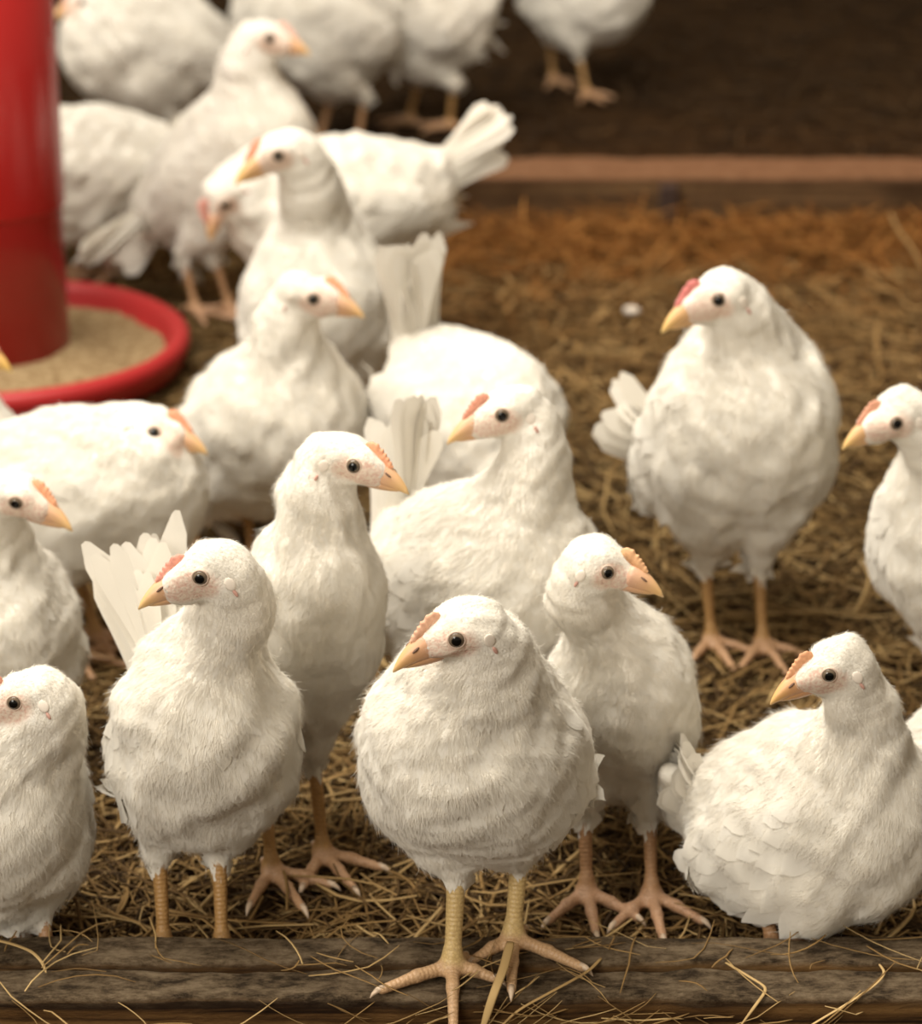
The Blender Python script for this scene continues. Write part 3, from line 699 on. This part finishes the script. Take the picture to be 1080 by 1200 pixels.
hay('straw_drift', 3200, lambda rg, n: (rg.uniform(-0.2, 1.25, n), BY-0.01-np.abs(rg.normal(0, 0.13, n))), lambda rg, n, X, Y: np.clip(0.05-(BY-Y)*0.20, 0, 1)*rg.uniform(0.1, 1, n)+0.008*rg.uniform(0, 1, n), (0.05, 0.15), (0.002, 0.0045), MSTRAWO, 2, tilt=0.25,
    label='straw tinted orange with warm glow, heaped along the foot of the rear timber beam', cat='straw')
hay('long_straw', 700, wedge(YR0+0.01, BY), lambda rg, n, X, Y: 0.010+rg.uniform(0.0, 1, n)*0.012, (0.05, 0.17), (0.0024, 0.0050), MSTRAW, 6, rnd=(0.55, 1), bend=0.4,
    label='longer pale stems strewn over the brown hay bedding', cat='straw')
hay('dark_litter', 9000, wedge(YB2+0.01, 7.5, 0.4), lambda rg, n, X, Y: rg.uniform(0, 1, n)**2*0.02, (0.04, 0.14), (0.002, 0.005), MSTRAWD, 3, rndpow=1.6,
    label='dark shade-toned litter on the floor beyond the rear timber beam', cat='litter')
hay('loose_hay', 80, lambda rg, n: (rg.uniform(-0.45, 0.45, n), rg.uniform(YF1+0.002, YR0, n)), lambda rg, n, X, Y: 0.047+rg.uniform(0, 1, n)*0.004, (0.015, 0.08), (0.0008, 0.0022), MSTRAW, 4, rnd=(0.3, 1), tilt=0.04, bend=0.6,
    label='thin scattered hay stems lying on the weathered sill planks', cat='straw')
hay('hanging_hay', 120, lambda rg, n: (np.where(rg.uniform(0, 1, n) < 0.5, rg.uniform(-0.45, 0.45, n), rg.normal(0.07, 0.08, n)), rg.uniform(YF1-0.012, YF1-0.003, n)), lambda rg, n, X, Y: rg.uniform(-0.02, 0.035, n), (0.02, 0.08), (0.0010, 0.0024), MSTRAW, 5, rnd=(0.3, 1), tilt=0.7, bend=0.7, ang=lambda rg, n: rg.normal(0, 0.2, n),
    label='hay stems hanging over the face of the front sill plank', cat='straw')

# ------------------------------------------------------------------ the flock
TA = [[(447, 1160, 0), (531, 1212, -0.022), (580, 1147, 0)], [(552, 1127, 0.0), (599, 1160, 0), (682, 1134, 0)]]
chicken('A', 'white hen standing on the front sill plank on two yellow legs, facing the viewer', [(530, 1130), (601, 1098)], (560, 880, 0.02), (533, 750, -0.060), (0.106, 0.074, 0.081), -106, 38,
        203, -14, 1.0, tail=(640, 880, 0.10), z0=0.040, neck=1.15, nk=0.032, combh=0.85, vox=0.0021, feather=1.25, fuzz=24000, leg=YELLEG, comb=(0.86, 0.50, 0.33), beak=(0.98, 0.92, 0.85), toes=TA, detail=2, lw=1.1)
chicken('B', 'white hen with pink toothed comb and raised tail, legs half hidden by the plank', [(192, 1108), (260, 1108)], (238, 868, 0.02), (230, 681, -0.05), (0.105, 0.063, 0.074), -78, 50,
        200, -12, 0.98, tail=(140, 625, 0.14, 1.15), neck=1.0, vox=0.0025, feather=1.1, fuzz=20000, comb=(0.84, 0.36, 0.27), combh=0.85, leg=ORLEG, detail=2)
chicken('C', 'tall upright white hen with stretched neck and orange comb, standing behind the pink combed hen', [(378, 998), (318, 1018)], (360, 730, 0.02), (413, 547, -0.02), (0.100, 0.050, 0.056), -62, 64,
        -22, -12, 0.98, tail=(300, 800, 0.10), neck=1.05, vox=0.0026, feather=1.1, fuzz=16000, comb=(0.86, 0.40, 0.22), leg=ORLEG, detail=2, ls=0.08)
chicken('D', 'white hen looking over its shoulder beside the front hen, both orange feet on the hay', [(687, 1043), (763, 1047)], (722, 828, 0.05), (716, 671, -0.02), (0.095, 0.054, 0.064), -85, 50,
        -18, -12, 0.93, tail=(700, 830, 0.14), neck=0.95, vox=0.0025, feather=1.1, fuzz=20000, comb=(0.86, 0.50, 0.26), leg=PINKLEG, detail=2, ls=0.062)
chicken('E', 'plump white hen crouching on the hay just behind the right part of the sill planks', [(905, 1112), (950, 1108)], (944, 962, 0.03), (969, 793, -0.02), (0.098, 0.070, 0.082), -33, 28,
        202, -14, 0.94, tail=(783, 885, 0.05, 1.1), neck=0.95, vox=0.0025, feather=1.2, fuzz=24000, comb=(0.88, 0.45, 0.24), beak=(1, 0.9, 0.75), ls=0.05, detail=2)
chicken('F', 'large white hen standing alone on the open hay, red patch on its comb', [(833, 748), (893, 752)], (860, 512, 0.03), (837, 354, -0.04), (0.120, 0.082, 0.092), -74, 56,
        204, -16, 1.12, tail=(706, 468, 0.08, 1.25), neck=1.0, vox=0.003, feather=1.0, fuzz=7000, comb=(0.80, 0.26, 0.24), beak=(1, 1.0, 0.8), leg=ORLEG, ls=0.072)
chicken('G', 'white hen with tall straight tail and orange comb, standing behind the front hen', [(520, 880), (600, 885)], (555, 675, 0.0), (587, 489, -0.05), (0.118, 0.082, 0.082), -50, 22,
        202, -12, 1.02, tail=(492, 455, 0.08, 1.2), neck=1.0, vox=0.003, feather=1.0, fuzz=8000, comb=(0.84, 0.38, 0.26))
chicken('H', 'round white hen standing just in front of the red feeder pan, looking to the side', [(230, 650), (295, 652)], (313, 505, 0.03), (370, 348, -0.03), (0.115, 0.082, 0.088), -50, 32,
        -16, -10, 1.08, tail=(270, 455, 0.17), neck=1.0, vox=0.003, feather=1.0, fuzz=7000, comb=(0.86, 0.42, 0.24), leg=ORLEG, ls=0.05)
chicken('I', 'white hen with long flat back seen side on, in front of the red feeder pan', [(86, 765), (112, 745)], (95, 575, 0.0), (183, 506, -0.02), (0.118, 0.076, 0.080), -18, 8,
        -22, -10, 1.05, tail=(-70, 500, 0.06), neck=1.0, vox=0.003, feather=1.0, fuzz=7000, comb=(0.84, 0.38, 0.22), leg=ORLEG)
chicken('J', 'white hen with long upright neck standing between the feeder and the raised tail feathers', [(375, 520), (425, 522)], (372, 370, 0.03), (323, 183, -0.05), (0.120, 0.080, 0.092), -80, 58,
        206, -20, 1.12, tail=(400, 330, 0.14), neck=1.0, vox=0.0035, feather=0.8, fuzz=1200, comb=(0.82, 0.38, 0.24), beak=(1, 1, 0.8))
chicken('P', 'white hen with its tail held high, lowering its pink combed head towards the feeder', [(420, 410), (440, 420)], (400, 242, 0.0), (262, 241, -0.06), (0.135, 0.080, 0.088), 184, -6,
        215, -62, 1.08, tail=(594, 132, 0.05, 1.35), neck=1.2, vox=0.0035, feather=0.8, fuzz=1000, comb=(0.82, 0.40, 0.33), combh=1.6)
chicken('N', 'white hen with back sloping down behind the feeder, pale beak pointing aside', [(228, 362), (268, 360)], (262, 195, 0.02), (317, 45, -0.02), (0.140, 0.074, 0.084), -25, 42,
        -14, -8, 1.12, tail=(95, 315, 0.0, 1.6), neck=1.1, vox=0.0035, feather=0.8, fuzz=1000, comb=(0.84, 0.52, 0.42))
chicken('Q', 'white hen feeding behind the red hopper, only its rear and pinkish flank in view', [(90, 318), (140, 318)], (110, 205, 0.0), (20, 250, 0.0), (0.125, 0.085, 0.095), 190, 2,
        200, -50, 1.1, tail=(222, 140, -0.02, 1.3), neck=1.2, vox=0.004, feather=0.7)
chicken('K', 'white hen with stretched neck cut off by the left picture edge, pinkish orange beak', [(0, 905), (45, 910)], (0, 755, 0.02), (20, 590, -0.03), (0.105, 0.062, 0.078), -80, 54,
        -22, -14, 1.02, tail=(-60, 680, 0.10), neck=1.0, vox=0.003, feather=1.0, fuzz=8000, comb=(0.84, 0.40, 0.22))
chicken('L', 'small white hen in the bottom left corner behind the sill plank, beak out of frame', [(20, 1118), (55, 1118)], (0, 962, 0.02), (13, 823, -0.03), (0.098, 0.062, 0.076), -80, 52,
        200, -10, 0.92, tail=(30, 900, 0.14), neck=1.25, nk=0.04, vox=0.0025, feather=1.1, fuzz=20000, ls=0.05, detail=2)
chicken('M', 'white hen with stretched neck cut off by the right picture edge, body half visible', [(1092, 842), (1128, 846)], (1116, 620, 0.02), (1048, 495, -0.04), (0.098, 0.062, 0.082), -85, 52,
        203, -14, 1.0, tail=(1130, 560, 0.14), neck=1.0, vox=0.003, feather=1.0, fuzz=7000, comb=(0.84, 0.42, 0.28), beak=(1, 1, 0.85))
chicken('U', 'white hen at the right picture edge beside the crouching hen, only a sliver visible', [(1150, 1020), (1185, 1022)], (1166, 905, 0.02), (1206, 765, 0.0), (0.100, 0.062, 0.076), -60, 35,
        -20, -10, 1.0, tail=(1165, 800, 0.12), vox=0.0032, feather=0.9, fuzz=2000)
chicken('V', 'white hen at the left picture edge by the feeder, only yellow beak tip visible', [(-75, 640), (-45, 642)], (-75, 545, 0.0), (-38, 410, 0.0), (0.100, 0.070, 0.080), -40, 35,
        -20, -14, 1.0, tail=(-170, 480, 0.1), vox=0.004, feather=0.8, beak=(1, 1, 0.6))
chicken('O', 'white hen bent forward with pale tail raised, partly hidden by the hen before it', [(530, 665), (590, 668)], (550, 485, 0.03), (610, 600, -0.10), (0.112, 0.072, 0.084), -55, -4,
        -60, -30, 1.0, tail=(476, 275, 0.06, 1.3), neck=1.1, vox=0.003, feather=0.9, fuzz=2000)
chicken('RR', 'white hen at the top left beside the red hopper, turned away from the feeder', [(160, 215), (205, 215)], (175, 55, 0.0), (97, 3, -0.04), (0.135, 0.085, 0.100), 205, 20,
        200, -10, 1.1, tail=(290, 40, 0.06), neck=1.2, vox=0.004, feather=0.7)
chicken('S', 'white hen at the top edge behind the long necked hens, body in shade', [(375, 165), (420, 165)], (370, 28, 0.0), (300, -90, 0.0), (0.135, 0.090, 0.105), 200, 15,
        200, -10, 1.1, tail=(490, -20, 0.04), neck=1.2, vox=0.004, feather=0.7)
chicken('S2', 'white hen at the top edge with one orange leg visible below its body', [(527, 146), (480, 140)], (482, 10, 0.0), (430, -110, 0.0), (0.135, 0.090, 0.100), 160, 15,
        200, -10, 1.1, tail=(600, -50, 0.06), neck=1.2, vox=0.004, feather=0.7, leg=ORLEG)
chicken('T', 'white hen standing alone beyond the rear timber beam, cropped by the top edge', [(686, 108), (648, 92)], (688, -10, 0.0), (720, -150, 0.0), (0.125, 0.090, 0.095), -60, 20,
        -20, -10, 1.1, tail=(640, -80, 0.1), neck=1.2, vox=0.004, feather=0.7, leg=ORLEG)

# ------------------------------------------------------------------ feeder
PC = ptz(-5, 402, 0.05); FX, FY = PC[0], PC[1]
MRED = simple('red_plastic', (0.34, 0.010, 0.010), 0.38, **{'Coat Weight': 0.2})
MREDP = simple('red_pan_plastic', (0.40, 0.016, 0.018), 0.45)
fd = empty('poultry_feeder', (FX, FY, 0)); tag(fd, 'red plastic poultry feeder with a round pan under a tall hopper', 'feeder')
def lathe(name, prof, m, parent, n=96):
    prof = np.array(prof); k = len(prof); th = np.linspace(0, 2*pi, n, endpoint=False)
    V = np.stack([np.cos(th)[:, None]*prof[:, 0], np.sin(th)[:, None]*prof[:, 0], np.broadcast_to(prof[:, 1], (n, k))], -1).reshape(-1, 3)
    i, j = np.meshgrid(np.arange(n), np.arange(k), indexing='ij'); i, j = i.ravel(), j.ravel(); i2, j2 = (i+1) % n, (j+1) % k
    return mesh_from(name, V, np.stack([i*k+j, i2*k+j, i2*k+j2, i*k+j2], 1), m, parent)
pan = lathe('pan', [(0.03, 0.014), (0.175, 0.014), (0.200, 0.024), (0.211, 0.046), (0.216, 0.058), (0.226, 0.064), (0.236, 0.058), (0.237, 0.046), (0.226, 0.022), (0.190, 0.006), (0.03, 0.006)], MREDP, fd)
TR = 0.090
hop = lathe('hopper', [(TR-0.004, 0.036), (TR-0.004, 0.80), (TR, 0.80), (TR, 0.32), (TR, 0.036)], MRED, fd)
lit_shell = lathe('hopper_lit_shell', [(TR+0.001, 0.225), (TR+0.001, 0.82), (TR+0.0035, 0.82), (TR+0.0035, 0.229), (TR+0.002, 0.225)], simple('lit_red_plastic', (0.39, 0.010, 0.010), 0.35, **{'Coat Weight': 0.2}), fd)  # added shell; light on the upper hopper is put into its brighter red
def feed_z(X, Y):
    r = np.hypot(X, Y); rs = np.random.RandomState(4)
    return 0.034+0.014*np.clip((0.15-r)/0.06, 0, 1)+0.004*np.sin(X*40)*np.sin(Y*33)+rs.uniform(0, 0.003, X.shape)
rr_, tt_ = np.linspace(0.088, 0.206, 40), np.linspace(0, 2*pi, 260, endpoint=False)
Rg, Tg = np.meshgrid(rr_, tt_, indexing='ij'); Xf, Yf = Rg*np.cos(Tg), Rg*np.sin(Tg); Zf = feed_z(Xf, Yf)
i, j = np.meshgrid(np.arange(39), np.arange(260), indexing='ij'); i, j = i.ravel(), j.ravel(); j2 = (j+1) % 260
fs = mesh_from('poultry_feed', np.stack([Xf, Yf, Zf], -1).reshape(-1, 3), np.stack([i*260+j, (i+1)*260+j, (i+1)*260+j2, i*260+j2], 1), m_soil('mash_feed', (0.24, 0.15, 0.07), (0.56, 0.42, 0.24), 90), loc=(FX, FY, 0))
fs['kind'] = 'stuff'; fs['label'] = 'tan mash feed lying in the red feeder pan'; fs['category'] = 'feed'

# ------------------------------------------------------------------ single stems and scraps
def stem(label, pts, w, rnd, flat=0.4, m=None, name='straw_stalk', cat='straw'):
    P = np.array(pts); t = np.linspace(0, 1, len(P)); tt = np.linspace(0, 1, 24)
    C_ = np.stack([np.interp(tt, t, P[:, k]) for k in range(3)], 1)
    for _ in range(4): C_[1:-1] = (C_[:-2]+2*C_[1:-1]+C_[2:])/4
    V, Q = tube(C_, w*np.interp(tt, [0, 0.1, 0.8, 1], [0.8, 1, 0.9, 0.4]), 8, squash=(1, flat))
    o = mesh_from(name, V-C_[0], Q, m or MSTRAW, loc=C_[0], attrs={'rnd': np.full(len(V), rnd)})
    return tag(o, label, cat)
zt = 0.044
stem('broad flat straw blade leaning on the sill plank between the front hen feet', [ptz(598, 1104, zt+0.020), ptz(590, 1135, zt+0.012), ptz(578, 1165, zt+0.004), pty(562, 1215, YF1-0.012)], 0.0036, 0.93, 0.3)
stem('pale curled straw lying on the left end of the sill planks', [ptz(-20, 1098, 0.05), ptz(15, 1106, 0.052), ptz(38, 1115, 0.05), ptz(50, 1128, 0.046), ptz(54, 1140, 0.043)], 0.0016, 0.95)
stem('long thin straw arching across the face of the front sill plank at the right', [ptz(1030, 1130, 0.044), ptz(1038, 1140, 0.044), ptz(1025, 1155, 0.044), pty(990, 1178, YF1-0.008), pty(955, 1198, YF1-0.010), pty(930, 1215, YF1-0.012)], 0.0011, 0.95)
stem('straw stalk crossing from the foot of the front hen down the plank face', [ptz(704, 1123, 0.046), ptz(690, 1138, 0.046), ptz(650, 1160, 0.045), pty(605, 1184, YF1-0.008), pty(575, 1215, YF1-0.012)], 0.0014, 0.80)
stem('bent forked straw stalk hanging on the plank face below the crouching hen', [ptz(850, 1128, 0.045), ptz(880, 1146, 0.044), ptz(900, 1158, 0.044), pty(885, 1178, YF1-0.008), pty(866, 1204, YF1-0.012)], 0.0013, 0.90)
stem('pale dry twig standing up from the straw at the right edge, near the rear beam', [ptz(1083, 318, 0.01), pty(1068, 290, ptz(1083, 318, 0.01)[1]), pty(1052, 270, ptz(1083, 318, 0.01)[1]), pty(1043, 250, ptz(1083, 318, 0.01)[1])], 0.0055, 1.0)
wf = ptz(740, 364, 0.02)
Vq, Qq = ellipsoid((0, 0, 0), np.eye(3), (0.011, 0.009, 0.006), 14, 8)
Vq = Vq*(1+0.25*np.sin(Vq[:, :1]*600)*np.sin(Vq[:, 1:2]*500+1))
tag(mesh_from('white_pebble', Vq, Qq, simple('pale_stone', (0.62, 0.58, 0.52), 0.8), loc=wf), 'small white pebble lying on open hay between the rear beam and the lone hen', 'pebble')
stem('dark curved rubber scrap half buried in hay behind the crouching hen', [ptz(1022, 1022, 0.015), ptz(1030, 1008, 0.022), ptz(1045, 1002, 0.024), ptz(1066, 1004, 0.02), ptz(1085, 1010, 0.015)], 0.0065, 0.0, 0.8, simple('dark_rubber', (0.02, 0.019, 0.02), 0.6), 'rubber_scrap', 'scrap')
